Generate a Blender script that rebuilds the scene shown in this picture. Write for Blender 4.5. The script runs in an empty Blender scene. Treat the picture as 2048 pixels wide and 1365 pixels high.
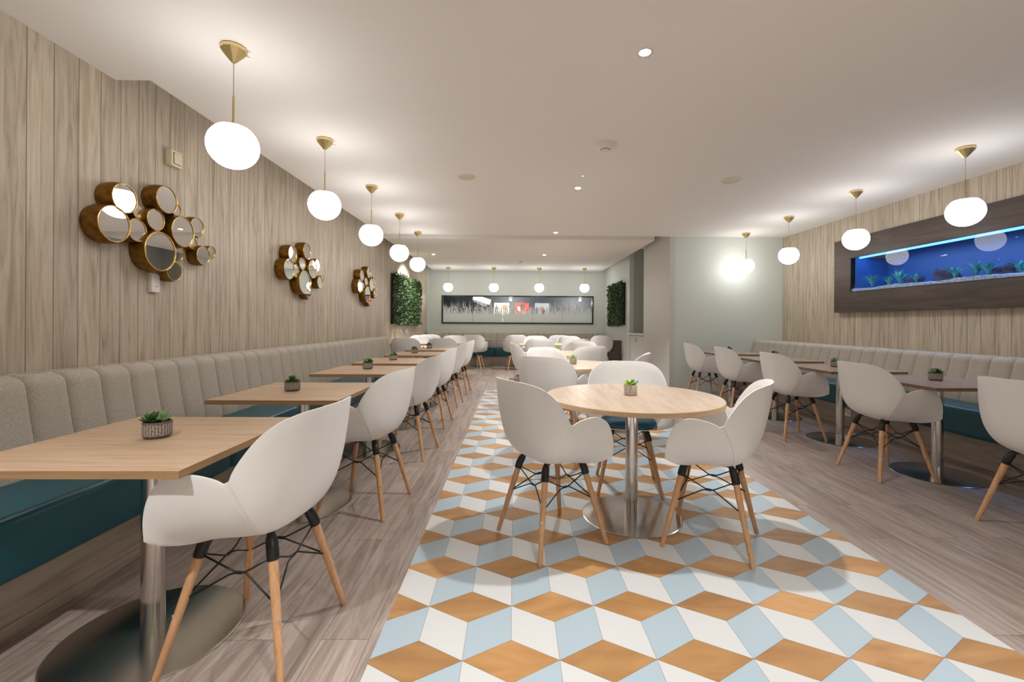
import bpy, bmesh, math, random
from mathutils import Vector, Matrix
random.seed(7)
PI = math.pi
C = bpy.context.scene.collection
sc = bpy.context.scene

# ------------------------------------------------------------------ camera
cam = bpy.data.cameras.new('camera'); camo = bpy.data.objects.new('camera', cam); C.objects.link(camo)
cam.sensor_width = 36; cam.lens = 880 / 2048 * 36
cam.shift_x = -18.6 / 2048; cam.shift_y = -36.5 / 2048
cam.clip_start = .05; cam.clip_end = 100
YAW, ROLL = math.radians(-.95), math.radians(.34)
camo.matrix_world = (Matrix.Translation((0, 0, 1.2)) @ Matrix.Rotation(YAW, 4, 'Z') @
                     Matrix.Rotation(PI / 2, 4, 'X') @ Matrix.Rotation(ROLL, 4, 'Z'))
sc.camera = camo
# ------------------------------------------------------------------ world and exposure
w = bpy.data.worlds.new('world'); sc.world = w; w.use_nodes = True
w.node_tree.nodes['Background'].inputs[0].default_value = (.02, .02, .022, 1)
sc.view_settings.view_transform = 'Standard'; sc.view_settings.look = 'None'
sc.view_settings.gamma = 1; sc.view_settings.exposure = 1.18
sc.view_settings.use_curve_mapping = False
sc.cycles.use_denoising = True
sc.cycles.max_bounces = 10; sc.cycles.diffuse_bounces = 5; sc.cycles.glossy_bounces = 5
sc.cycles.transparent_max_bounces = 12
GLOBE = 6.6          # emission strength of the pendant globes
SPOT = 74.0          # watts of a downlight
WARM = (1.0, .975, .945)

# ------------------------------------------------------------------ node materials
def srgb(*c):
    return tuple(((x / 255) / 12.92 if x / 255 <= .04045 else ((x / 255 + .055) / 1.055) ** 2.4) for x in c) + (1,)

class NT:
    def __init__(s, name):
        s.m = bpy.data.materials.new(name); s.m.use_nodes = True
        s.t = s.m.node_tree; s.b = s.t.nodes['Principled BSDF']; s.out = s.t.nodes['Material Output']
    def n(s, kind, **kw):
        nd = s.t.nodes.new(kind)
        for k, v in kw.items():
            if k.startswith('i_'):
                nd.inputs[k[2:].replace('_', ' ')].default_value = v
            else:
                setattr(nd, k, v)
        return nd
    def l(s, a, b): s.t.links.new(a, b)
    def coord(s, scale=(1, 1, 1), rot=(0, 0, 0), rnd=False):
        tc = s.n('ShaderNodeTexCoord'); mp = s.n('ShaderNodeMapping')
        mp.inputs['Scale'].default_value = scale; mp.inputs['Rotation'].default_value = rot
        s.l(tc.outputs['Object'], mp.inputs['Vector'])
        if rnd:
            oi = s.n('ShaderNodeObjectInfo'); mu = s.n('ShaderNodeMath', operation='MULTIPLY'); mu.inputs[1].default_value = 37
            s.l(oi.outputs['Random'], mu.inputs[0]); s.l(mu.outputs[0], mp.inputs['Location'])
        return mp.outputs['Vector']
    def ramp(s, fac, stops):
        r = s.n('ShaderNodeValToRGB'); e = r.color_ramp.elements
        while len(e) < len(stops): e.new(.5)
        for k, (p, c) in enumerate(stops): e[k].position = p; e[k].color = c
        s.l(fac, r.inputs[0]); return r.outputs[0]
    def mix(s, fac, a, b, mode='MIX'):
        x = s.n('ShaderNodeMix', data_type='RGBA', blend_type=mode)
        for i, v in ((0, fac), (6, a), (7, b)):
            if isinstance(v, (int, float, tuple)): x.inputs[i].default_value = v
            else: s.l(v, x.inputs[i])
        return x.outputs[2]
    def bump(s, h, strength=.2, dist=.01):
        b = s.n('ShaderNodeBump'); b.inputs['Strength'].default_value = strength; b.inputs['Distance'].default_value = dist
        s.l(h, b.inputs['Height']); s.l(b.outputs[0], s.b.inputs['Normal'])
    def col(s, c):
        if isinstance(c, tuple): s.b.inputs['Base Color'].default_value = c
        else: s.l(c, s.b.inputs['Base Color'])

def plain(name, c, rough=.5, metal=0, noise=0, nscale=8, spec=None):
    t = NT(name)
    if noise:
        nz = t.n('ShaderNodeTexNoise'); nz.inputs['Scale'].default_value = nscale; nz.inputs['Detail'].default_value = 4
        t.l(t.coord(), nz.inputs['Vector'])
        d = tuple(x * (1 - noise) for x in c[:3]) + (1,); u = tuple(min(1, x * (1 + noise)) for x in c[:3]) + (1,)
        t.col(t.ramp(nz.outputs['Fac'], [(.3, d), (.7, u)]))
    else:
        t.col(c)
    t.b.inputs['Roughness'].default_value = rough; t.b.inputs['Metallic'].default_value = metal
    if spec is not None: t.b.inputs['Specular IOR Level'].default_value = spec
    return t.m

def wood(name, stops, scale, rough=.45, rot=(0, 0, 0), bump=.05, rnd=False, distort=1.2):
    t = NT(name); v = t.coord(scale, rot, rnd)
    n1 = t.n('ShaderNodeTexNoise'); n1.inputs['Scale'].default_value = 1; n1.inputs['Detail'].default_value = 8
    n1.inputs['Roughness'].default_value = .62; n1.inputs['Distortion'].default_value = distort
    t.l(v, n1.inputs['Vector'])
    t.col(t.ramp(n1.outputs['Fac'], stops))
    t.b.inputs['Roughness'].default_value = rough
    if bump: t.bump(n1.outputs['Fac'], bump, .004)
    return t.m

def groove_wall():
    t = NT('limed plank cladding'); v = t.coord()
    sx = t.n('ShaderNodeSeparateXYZ'); t.l(v, sx.inputs[0])
    dv = t.n('ShaderNodeMath', operation='DIVIDE'); dv.inputs[1].default_value = .138; t.l(sx.outputs['Y'], dv.inputs[0])
    fl = t.n('ShaderNodeMath', operation='FLOOR'); t.l(dv.outputs[0], fl.inputs[0])
    fr = t.n('ShaderNodeMath', operation='FRACT'); t.l(dv.outputs[0], fr.inputs[0])
    gr = t.n('ShaderNodeMath', operation='LESS_THAN'); gr.inputs[1].default_value = .035; t.l(fr.outputs[0], gr.inputs[0])
    # plank offset so that the grain changes from plank to plank
    cb = t.n('ShaderNodeCombineXYZ')
    mz = t.n('ShaderNodeMath', operation='MULTIPLY'); mz.inputs[1].default_value = 7.3; t.l(fl.outputs[0], mz.inputs[0])
    ad = t.n('ShaderNodeMath', operation='ADD'); t.l(sx.outputs['Z'], ad.inputs[0]); t.l(mz.outputs[0], ad.inputs[1])
    t.l(ad.outputs[0], cb.inputs['Z']); t.l(sx.outputs['Y'], cb.inputs['Y'])
    mp = t.n('ShaderNodeMapping'); mp.inputs['Scale'].default_value = (1, 26, 1.7); t.l(cb.outputs[0], mp.inputs['Vector'])
    n1 = t.n('ShaderNodeTexNoise'); n1.inputs['Scale'].default_value = 1; n1.inputs['Detail'].default_value = 7
    n1.inputs['Roughness'].default_value = .6; n1.inputs['Distortion'].default_value = .9; t.l(mp.outputs[0], n1.inputs['Vector'])
    c = t.ramp(n1.outputs['Fac'], [(.28, srgb(150, 134, 114)), (.45, srgb(180, 166, 146)), (.6, srgb(198, 186, 167)), (.8, srgb(174, 160, 140))])
    wn = t.n('ShaderNodeTexWhiteNoise', noise_dimensions='1D'); t.l(fl.outputs[0], wn.inputs['W'])
    c = t.mix(.09, c, wn.outputs['Value'], 'OVERLAY')
    c = t.mix(gr.outputs[0], c, srgb(124, 108, 93))
    t.col(c); t.b.inputs['Roughness'].default_value = .55
    sb = t.n('ShaderNodeMath', operation='SUBTRACT'); t.l(n1.outputs['Fac'], sb.inputs[0]); t.l(gr.outputs[0], sb.inputs[1])
    t.bump(sb.outputs[0], .35, .004)
    return t.m

def plank_floor():
    t = NT('grey oak plank floor'); v = t.coord(rot=(0, 0, PI / 2))
    br = t.n('ShaderNodeTexBrick', offset=.37); br.inputs['Scale'].default_value = 1
    br.inputs['Brick Width'].default_value = 1.22; br.inputs['Row Height'].default_value = .18
    br.inputs['Mortar Size'].default_value = .0012; br.inputs['Mortar Smooth'].default_value = .1; br.inputs['Bias'].default_value = 0
    br.inputs['Color1'].default_value = (0, 0, 0, 1); br.inputs['Color2'].default_value = (1, 1, 1, 1); br.inputs['Mortar'].default_value = (.5, .5, .5, 1)
    t.l(v, br.inputs['Vector'])
    mp = t.n('ShaderNodeMapping'); mp.inputs['Scale'].default_value = (1.5, 15, 1); t.l(v, mp.inputs['Vector'])
    sc_ = t.n('ShaderNodeVectorMath', operation='SCALE'); sc_.inputs['Scale'].default_value = 9; t.l(br.outputs['Color'], sc_.inputs[0])
    ad = t.n('ShaderNodeVectorMath', operation='ADD'); t.l(mp.outputs[0], ad.inputs[0]); t.l(sc_.outputs[0], ad.inputs[1])
    n1 = t.n('ShaderNodeTexNoise'); n1.inputs['Scale'].default_value = 1; n1.inputs['Detail'].default_value = 9
    n1.inputs['Roughness'].default_value = .68; n1.inputs['Distortion'].default_value = 1.6; t.l(ad.outputs[0], n1.inputs['Vector'])
    c = t.ramp(n1.outputs['Fac'], [(.25, srgb(116, 101, 94)), (.42, srgb(144, 129, 120)), (.55, srgb(164, 150, 142)), (.75, srgb(182, 170, 162))])
    c = t.mix(.14, c, br.outputs['Color'], 'OVERLAY')
    c = t.mix(br.outputs['Fac'], c, srgb(95, 82, 76))
    t.col(c)
    t.b.inputs['Roughness'].default_value = .42; t.bump(n1.outputs['Fac'], .08, .003)
    return t.m

def fabric():
    t = NT('woven oatmeal fabric'); v = t.coord((1, 1, 1))
    a = t.n('ShaderNodeTexBrick', offset=.5); a.inputs['Scale'].default_value = 1
    a.inputs['Brick Width'].default_value = .016; a.inputs['Row Height'].default_value = .005; a.inputs['Mortar Size'].default_value = .0011
    a.inputs['Color1'].default_value = srgb(224, 217, 206); a.inputs['Color2'].default_value = srgb(212, 204, 191); a.inputs['Mortar'].default_value = srgb(158, 149, 136)
    cb = t.n('ShaderNodeCombineXYZ'); sx = t.n('ShaderNodeSeparateXYZ'); t.l(v, sx.inputs[0])
    su = t.n('ShaderNodeMath', operation='ADD'); t.l(sx.outputs['X'], su.inputs[0]); t.l(sx.outputs['Y'], su.inputs[1])
    t.l(su.outputs[0], cb.inputs['X']); t.l(sx.outputs['Z'], cb.inputs['Y']); t.l(cb.outputs[0], a.inputs['Vector'])
    n1 = t.n('ShaderNodeTexNoise'); n1.inputs['Scale'].default_value = 160; n1.inputs['Detail'].default_value = 3; t.l(v, n1.inputs['Vector'])
    c = t.mix(.35, a.outputs['Color'], t.ramp(n1.outputs['Fac'], [(.35, srgb(158, 151, 138)), (.65, srgb(214, 208, 196))]))
    t.col(c); t.b.inputs['Roughness'].default_value = .9; t.b.inputs['Specular IOR Level'].default_value = .15
    t.bump(n1.outputs['Fac'], .25, .002)
    return t.m

def emit(name, c, s):
    t = NT(name); e = t.n('ShaderNodeEmission'); e.inputs[0].default_value = c; e.inputs[1].default_value = s
    t.l(e.outputs[0], t.out.inputs[0]); return t.m

def glass(name, tint=(1, 1, 1, 1), ior=1.45):
    t = NT(name); f = t.n('ShaderNodeFresnel'); ge = t.n('ShaderNodeNewGeometry')
    mr = t.n('ShaderNodeMapRange'); mr.inputs['To Min'].default_value = ior; mr.inputs['To Max'].default_value = 1 / ior
    t.l(ge.outputs['Backfacing'], mr.inputs['Value']); t.l(mr.outputs[0], f.inputs[0])
    tr = t.n('ShaderNodeBsdfTransparent'); tr.inputs[0].default_value = tint
    g = t.n('ShaderNodeBsdfGlossy'); g.inputs['Roughness'].default_value = .0
    mx = t.n('ShaderNodeMixShader'); t.l(f.outputs[0], mx.inputs[0]); t.l(tr.outputs[0], mx.inputs[1]); t.l(g.outputs[0], mx.inputs[2])
    t.l(mx.outputs[0], t.out.inputs[0]); return t.m

def steel(name, c, rough):
    t = NT(name); t.col(c); t.b.inputs['Metallic'].default_value = 1
    t.b.inputs['Roughness'].default_value = rough
    t.b.inputs['Anisotropic'].default_value = .75
    tg = t.n('ShaderNodeTangent', direction_type='RADIAL', axis='Z'); t.l(tg.outputs[0], t.b.inputs['Tangent'])
    return t.m

def tile_orange():
    t = NT('honey wood tile'); v = t.coord((2.2, 7, 1), (0, 0, .3))
    n1 = t.n('ShaderNodeTexNoise'); n1.inputs['Scale'].default_value = 1; n1.inputs['Detail'].default_value = 7; n1.inputs['Distortion'].default_value = 1.5
    t.l(v, n1.inputs['Vector'])
    at = t.n('ShaderNodeAttribute', attribute_name='tone')
    c = t.ramp(n1.outputs['Fac'], [(.3, srgb(160, 116, 70)), (.5, srgb(178, 133, 82)), (.7, srgb(190, 147, 96))])
    c = t.mix(.16, c, at.outputs['Color'], 'OVERLAY')
    t.col(c); t.b.inputs['Roughness'].default_value = .38
    return t.m

M = {}
M['clad'] = groove_wall()
M['floor'] = plank_floor()
M['ceiling'] = plain('ceiling paint', srgb(236, 231, 226), .85)
M['sage'] = plain('pale sage wall paint', srgb(208, 213, 205), .6)
M['grey'] = plain('light grey wall paint', srgb(200, 200, 195), .6)
M['dgrey'] = plain('niche grey paint', srgb(172, 176, 172), .6)
M['slate'] = plain('dark slate paint', srgb(62, 70, 80), .6)
M['fabric'] = fabric()
M['teal'] = plain('teal leatherette', srgb(14, 82, 98), .33, noise=.06, nscale=5)
M['cushion'] = plain('teal velvet cushion', srgb(40, 96, 122), .8, noise=.2, nscale=60)
M['plinth'] = wood('limed plinth board', [(.3, srgb(150, 136, 122)), (.5, srgb(172, 158, 143)), (.7, srgb(184, 171, 157))], (3, 1.5, 22), .5)
M['table'] = wood('ash table laminate', [(.25, srgb(176, 146, 116)), (.45, srgb(202, 172, 141)), (.6, srgb(214, 186, 156)), (.8, srgb(192, 161, 129))], (2.0, 26, 26), .4, rnd=True, bump=.02)
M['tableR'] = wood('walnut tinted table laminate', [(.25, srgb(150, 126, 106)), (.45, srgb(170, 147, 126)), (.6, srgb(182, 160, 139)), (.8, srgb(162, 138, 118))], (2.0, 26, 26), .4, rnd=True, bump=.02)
M['round'] = wood('light ash round laminate', [(.25, srgb(180, 155, 133)), (.45, srgb(197, 176, 156)), (.6, srgb(207, 188, 169)), (.8, srgb(189, 166, 146))], (20, 2.2, 20), .38, (0, 0, .35), bump=.02, rnd=True)
M['edge'] = wood('ash edge band', [(.3, srgb(158, 124, 88)), (.7, srgb(184, 148, 108))], (3, 3, 60), .5, bump=0)
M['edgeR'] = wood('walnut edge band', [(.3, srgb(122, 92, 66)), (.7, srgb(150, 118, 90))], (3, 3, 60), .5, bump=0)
M['edgeround'] = wood('light ash edge band', [(.3, srgb(196, 160, 120)), (.7, srgb(216, 184, 148))], (3, 3, 60), .5, bump=0)
M['shell'] = plain('white moulded plastic', srgb(238, 237, 235), .42)
M['beech'] = wood('beech chair leg', [(.3, srgb(190, 140, 98)), (.5, srgb(210, 163, 120)), (.7, srgb(220, 176, 134))], (40, 40, 4), .45, bump=0)
M['black'] = plain('black metal', srgb(22, 22, 23), .4)
M['steel'] = steel('brushed stainless steel', (.62, .60, .57, 1), .17)
M['screw'] = plain('bright screw', (.7, .7, .7, 1), .3, 1)
M['brass'] = steel('brushed brass', srgb(228, 206, 152), .34)
M['cord'] = plain('pale cord', srgb(190, 175, 150), .6)
M['bronze'] = plain('antique bronze ring', srgb(134, 96, 38), .38, .85, noise=.35, nscale=30)
M['bronzelip'] = plain('polished brass lip', srgb(206, 168, 100), .25, 1)
M['mirror'] = plain('mirror glass', (.86, .87, .87, 1), .0, 1)
M['globe'] = emit('opal globe glow', (1.0, .995, .985, 1), GLOBE)
M['lamp'] = emit('downlight lens glow', (1.0, .92, .82, 1), 60)
M['cream'] = plain('cream plastic', srgb(214, 202, 172), .5)
M['white'] = plain('white plastic', srgb(226, 222, 214), .5)
M['potbody'] = plain('grey brown cement', srgb(116, 106, 98), .9, noise=.15, nscale=120)
M['potline'] = plain('pale carved strokes', srgb(224, 216, 208), .85)
M['cement'] = plain('speckled cement pot', srgb(192, 184, 174), .9, noise=.5, nscale=200)
M['soil'] = plain('dark soil', srgb(52, 42, 34), .95)
M['succ'] = plain('dark green succulent leaf', srgb(56, 98, 34), .45, noise=.3, nscale=40)
M['succ2'] = plain('pale green succulent leaf', srgb(140, 178, 120), .5, noise=.2, nscale=40)
M['succ3'] = plain('lime green succulent leaf', srgb(150, 196, 46), .45, noise=.2, nscale=40)
M['leaf'] = plain('dark foliage leaf', srgb(52, 76, 38), .45, noise=.35, nscale=3)
M['leaf2'] = plain('mid foliage leaf', srgb(96, 124, 76), .45, noise=.3, nscale=3)
M['backing'] = plain('foliage backing', srgb(24, 36, 18), .9)
M['walnut'] = wood('dark walnut surround', [(.3, srgb(58, 45, 38)), (.5, srgb(72, 57, 49)), (.7, srgb(86, 69, 60))], (9, 1.2, 16), .5, bump=.03)
M['tank'] = plain('blue tank lining', srgb(26, 84, 138), .5)
M['blueled'] = emit('blue tube glow', (.10, .30, 1.0, 1), 1.6)
M['gravel'] = plain('dark gravel', srgb(150, 170, 205), .8, noise=.7, nscale=90)
M['rock'] = plain('dark rock', srgb(60, 60, 84), .9, noise=.5, nscale=14)
M['weed'] = plain('water plant leaf', srgb(90, 170, 150), .5, noise=.4, nscale=12)
M['fish'] = plain('silver fish', srgb(220, 226, 232), .3)
M['glass'] = glass('clear glass', ior=1.28)
M['frost'] = plain('frosted film', srgb(216, 222, 218), .7)
M['green_led'] = emit('green led', (.1, 1, .45, 1), 4)
M['tileW'] = plain('white tile', srgb(205, 207, 207), .34)
M['tileB'] = plain('pale blue tile', srgb(168, 186, 197), .34)
M['tileO'] = tile_orange()
M['grout'] = plain('grout', srgb(120, 112, 104), .8)
M['bin'] = plain('dark taupe laminate', srgb(92, 84, 76), .5)
M['picW'] = plain('white print', srgb(225, 222, 216), .6)
M['picR'] = plain('red print', srgb(222, 60, 44), .6)
M['picB'] = plain('pale blue print', srgb(170, 184, 200), .6)
M['ink'] = plain('dark ink', srgb(60, 52, 60), .6)
M['orange'] = plain('orange ink', srgb(214, 120, 70), .6)
M['shade'] = emit('ribbed shade glow', (1, .96, .9, 1), .55)

# ------------------------------------------------------------------ mesh helpers
def obj(name, bm, mats, parent=None, smooth=False, loc=None, sharp=None):
    me = bpy.data.meshes.new(name)
    if smooth:
        for f in bm.faces: f.smooth = True
    bm.normal_update()
    bm.to_mesh(me); bm.free()
    for m in (mats if isinstance(mats, (list, tuple)) else [mats]): me.materials.append(m)
    if smooth and sharp: me.set_sharp_from_angle(angle=math.radians(sharp))
    o = bpy.data.objects.new(name, me); C.objects.link(o)
    if parent: o.parent = parent
    if loc: o.location = loc
    return o

def tag(o, label, cat, group=None, kind=None):
    o['label'] = label; o['category'] = cat
    if group: o['group'] = group
    if kind: o['kind'] = kind
    return o

def thing(name, label, cat, loc=(0, 0, 0), rz=0, group=None):
    o = bpy.data.objects.new(name, None); C.objects.link(o); o.empty_display_size = .1
    o.location = loc; o.rotation_euler = (0, 0, rz)
    return tag(o, label, cat, group)

def struct(name, bm, m, parent=None, **k):
    o = obj(name, bm, m, parent, **k)
    if not parent: o['kind'] = 'structure'
    return o

def box(bm, x0, x1, y0, y1, z0, z1, bevel=0, mat=0, seg=2):
    vs = [bm.verts.new((x, y, z)) for x in (x0, x1) for y in (y0, y1) for z in (z0, z1)]
    fs = [bm.faces.new([vs[i] for i in q]) for q in ((0, 1, 3, 2), (4, 6, 7, 5), (0, 4, 5, 1), (2, 3, 7, 6), (0, 2, 6, 4), (1, 5, 7, 3))]
    for f in fs: f.material_index = mat
    if bevel:
        es = list({e for f in fs for e in f.edges})
        bmesh.ops.bevel(bm, geom=es, offset=bevel, segments=seg, profile=.5, affect='EDGES')
    return bm

def nb(): return bmesh.new()
def bx(*a, **k): return box(nb(), *a, **k)

def lathe(bm, prof, seg=32, cx=0, cy=0, mat=0, sx=1, sy=1, caps=True):
    rings = []
    for r, z in prof:
        if r < 1e-6: rings.append([bm.verts.new((cx, cy, z))])
        else: rings.append([bm.verts.new((cx + sx * r * math.cos(2 * PI * i / seg), cy + sy * r * math.sin(2 * PI * i / seg), z)) for i in range(seg)])
    for a, b in zip(rings, rings[1:]):
        for i in range(seg):
            j = (i + 1) % seg
            if len(a) == 1 and len(b) == 1: continue
            if len(a) == 1: f = bm.faces.new((a[0], b[j], b[i]))
            elif len(b) == 1: f = bm.faces.new((a[i], a[j], b[0]))
            else: f = bm.faces.new((a[i], a[j], b[j], b[i]))
            f.material_index = mat
    return bm

def tube(bm, pts, r, seg=8, mat=0):
    pts = [Vector(p) for p in pts]
    rs = r if isinstance(r, (list, tuple)) else [r] * len(pts)
    rings = []; up = Vector((0, 0, 1))
    for i, p in enumerate(pts):
        d = (pts[min(i + 1, len(pts) - 1)] - pts[max(i - 1, 0)]).normalized()
        a = d.cross(up)
        if a.length < 1e-3: a = d.cross(Vector((1, 0, 0)))
        a.normalize(); b = d.cross(a).normalized()
        rings.append([bm.verts.new(p + (a * math.cos(2 * PI * k / seg) + b * math.sin(2 * PI * k / seg)) * rs[i]) for k in range(seg)])
    for A, B in zip(rings, rings[1:]):
        for k in range(seg):
            f = bm.faces.new((A[k], A[(k + 1) % seg], B[(k + 1) % seg], B[k])); f.material_index = mat
    for R, flip in ((rings[0], 1), (rings[-1], 0)):
        f = bm.faces.new(R[::-1] if flip else R); f.material_index = mat
    bmesh.ops.recalc_face_normals(bm, faces=bm.faces)
    return bm

def copy_tree(o, parent=None):
    c = o.copy(); C.objects.link(c); c.parent = parent
    for ch in list(o.children): copy_tree(ch, c)
    return c

def P(X, D, z=0):           # measured lateral offset and camera depth to a floor position
    return (X, D + .0166 * -X, z)

# ------------------------------------------------------------------ the room
XL, XR, XS = -2.56, 4.77, 2.75      # left wall, right wall, side wall of the far bay
YB, YM, YF, ZC = -3.0, 7.74, 13.2, 2.74
TOP = 2.98
struct('floor', bx(XL - .1, XR + .1, YB - .1, 16.2, -.1, 0), M['floor'])

def inlay():
    x0, x1, y0, y1 = -.505, 1.855, -2.4, 7.8
    bm = nb(); tone = bm.loops.layers.float_color.new('tone')
    s = .347; h = s / 2; q = s / (2 * math.sqrt(3)); zt = .0015
    def clip(poly):
        for ax, lim, sg in ((0, x0, 1), (0, x1, -1), (1, y0, 1), (1, y1, -1)):
            out = []
            for i in range(len(poly)):
                a, b = poly[i - 1], poly[i]
                da, db = sg * (a[ax] - lim), sg * (b[ax] - lim)
                if (da >= 0) != (db >= 0):
                    t = da / (da - db); out.append((a[0] + t * (b[0] - a[0]), a[1] + t * (b[1] - a[1])))
                if db >= 0: out.append(b)
            poly = out
            if len(poly) < 3: return None
        return poly
    def put(poly, mi):
        cx = sum(p[0] for p in poly) / 4; cy = sum(p[1] for p in poly) / 4
        poly = [(cx + (p[0] - cx) * .992, cy + (p[1] - cy) * .992) for p in poly]
        poly = clip(poly)
        if not poly: return
        try: f = bm.faces.new([bm.verts.new((p[0], p[1], zt)) for p in poly])
        except ValueError: return
        f.material_index = mi
        v = random.random()
        for l in f.loops: l[tone] = (v, v, v, 1)
    for n in range(-14, 22):
        cy = 1.56 + n * s * math.sqrt(3) / 2
        for k in range(-6, 8):
            cx = .517 + h + k * s + (n % 2) * h
            put([(cx - h, cy), (cx, cy - q), (cx + h, cy), (cx, cy + q)], 2)
            put([(cx, cy + q), (cx + h, cy), (cx + h, cy + 2 * q), (cx, cy + 3 * q)], 0)
            put([(cx, cy + q), (cx - h, cy), (cx - h, cy + 2 * q), (cx, cy + 3 * q)][::-1], 1)
    box(bm, x0, x1, y0, y1, -.002, .001, mat=3)
    bmesh.ops.recalc_face_normals(bm, faces=[f for f in bm.faces if f.material_index == 3])
    for f in bm.faces:
        if f.material_index != 3 and f.normal.z < 0: f.normal_flip()
    o = obj('floor', bm, [M['tileW'], M['tileB'], M['tileO'], M['grout']]); o['kind'] = 'structure'
inlay()

struct('wall_left', bx(XL - .1, XL, YB, YF, 0, TOP), M['clad'])
wr = bx(XR, XR + .1, YB, YM, 0, 1.62)
box(wr, XR, XR + .1, YB, YM, 2.2, TOP); box(wr, XR, XR + .1, YB, 2.42, 1.62, 2.2); box(wr, XR, XR + .1, 6.11, YM, 1.62, 2.2)
struct('wall_right', wr, M['clad'])
struct('wall_behind', bx(XL, XR, YB - .1, YB, 0, TOP), M['sage'])
struct('wall_back_right', bx(XS + .1, XR + .1, YM, YM + .1, 0, TOP), M['sage'])
ws = bx(XS, XS + .1, YM, 9.3, 0, TOP); struct('wall_side', ws, M['grey'])
w2 = bx(XS, XS + .1, 10.45, YF, 0, TOP); struct('wall_side_far', w2, M['sage'])
nn = bx(XS + .6, XS + .7, 9.2, 10.55, 0, TOP); box(nn, XS + .1, XS + .6, 10.45, 10.55, 0, TOP); box(nn, XS + .1, XS + .6, 9.2, 9.3, 0, TOP)
struct('wall_niche', nn, M['dgrey'])
WX0, WX1, WZ0, WZ1 = -2.16, 2.38, 1.17, 2.01
wf = bx(XL, XS, YF, YF + .1, 0, WZ0); box(wf, XL, XS, YF, YF + .1, WZ1, TOP)
box(wf, XL, WX0, YF, YF + .1, WZ0, WZ1); box(wf, WX1, XS, YF, YF + .1, WZ0, WZ1)
struct('wall_back', wf, M['sage'])
# ceilings: main slab with a slot along the left wall, floating panel in the far bay, slab above
cm = bx(-2.34, XR, 2.86, YM + .0, ZC, TOP - .01); box(cm, XL, XR, YB, 2.86, ZC, TOP - .01)
struct('ceiling', cm, M['ceiling'])
pn = bx(-2.40, 2.6, 8.13, 13.1, ZC + .005, ZC + .12)
struct('ceiling_panel', pn, M['ceiling'])
struct('ceiling_upper', bx(XL - .1, XR + .1, YB - .1, YF + .1, TOP, TOP + .1), M['ceiling'])
struct('trim_1', bx(XL, XL + .012, 12.98, 13.2, .0, TOP), M['sage'])

# room seen through the far window
struct('wall_beyond', bx(-4, 4.2, 16.1, 16.2, 0, 3), M['slate'])
struct('wall_beyond_left', bx(-4.1, -4, 13.3, 16.2, 0, 3), M['slate'])
struct('wall_beyond_right', bx(4.2, 4.3, 13.3, 16.2, 0, 3), M['slate'])
struct('ceiling_beyond', bx(-4.1, 4.3, 13.3, 16.2, 3, 3.1), M['slate'])
struct('wall_dividing', bx(-4, XL, YF, YF + .1, 0, 3), M['slate'])
struct('wall_dividing', bx(XS, 4.2, YF, YF + .1, 0, 3), M['slate'])

def window():
    fr = nb(); t = .035
    for a in ((WX0, WX1, WZ0, WZ0 + t), (WX0, WX1, WZ1 - t, WZ1), (WX0, WX0 + t, WZ0 + t, WZ1 - t), (WX1 - t, WX1, WZ0 + t, WZ1 - t)):
        box(fr, a[0], a[1], YF - .03, YF + .05, a[2], a[3])
    r = obj('window_1', fr, M['black']); r['kind'] = 'structure'
    n = 5; wd = (WX1 - WX0 - 2 * t) / n
    for i in range(n):
        a = WX0 + t + i * wd
        g = obj('window_pane', bx(a + .003, a + wd - .003, YF + .0, YF + .008, WZ0 + t, WZ1 - t), M['glass'], r)
        bm = nb(); x = a + .004; base = WZ0 + t
        # frosted film whose upper edge is cut into blades of grass
        rnd = random.Random(i + 3)
        def quad(p): bm.faces.new([bm.verts.new(v) for v in p])
        y = YF - .003
        quad([(x, y, base), (a + wd - .004, y, base), (a + wd - .004, y, base + .26), (x, y, base + .26)])
        xs = x
        while xs < a + wd - .02:
            ww = rnd.uniform(.012, .03)
            h = base + .26 + rnd.uniform(.06, .22)
            quad([(xs, y, base + .26), (xs + ww, y, base + .26), (xs + ww * .9, y, h), (xs + ww * .2, y, h)])
            xs += ww + (0 if rnd.random() < .6 else rnd.uniform(.004, .016))
        for k in range(70):
            bx_, hw = rnd.uniform(x, a + wd - .03), rnd.uniform(.003, .008)
            z0 = base + rnd.uniform(.25, .42); hh = rnd.uniform(.08, .3); ln = rnd.uniform(-.05, .05)
            z1 = min(z0 + hh, WZ1 - t - .03)
            quad([(bx_ - hw, y - .0005, z0), (bx_ + hw, y - .0005, z0), (bx_ + ln * .4 + hw * .8, y - .0005, (z0 + z1) / 2), (bx_ + ln * .4 - hw * .8, y - .0005, (z0 + z1) / 2)])
            f = bm.faces.new([bm.verts.new(v) for v in ((bx_ + ln * .4 - hw * .8, y - .0005, (z0 + z1) / 2), (bx_ + ln * .4 + hw * .8, y - .0005, (z0 + z1) / 2), (bx_ + ln, y - .0005, z1))])
        obj('grass_film', bm, M['frost'], g)
window()

# ------------------------------------------------------------------ chairs
def spline(pts, n):
    pts = [Vector(p) for p in pts]; out = []
    ex = [2 * pts[0] - pts[1]] + pts + [2 * pts[-1] - pts[-2]]
    for i in range(1, len(ex) - 2):
        p0, p1, p2, p3 = ex[i - 1:i + 3]
        for k in range(n):
            t = k / n
            out.append(.5 * ((2 * p1) + (p2 - p0) * t + (2 * p0 - 5 * p1 + 4 * p2 - p3) * t * t + (3 * p1 - p0 - 3 * p2 + p3) * t ** 3))
    out.append(pts[-1]); return out

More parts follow.
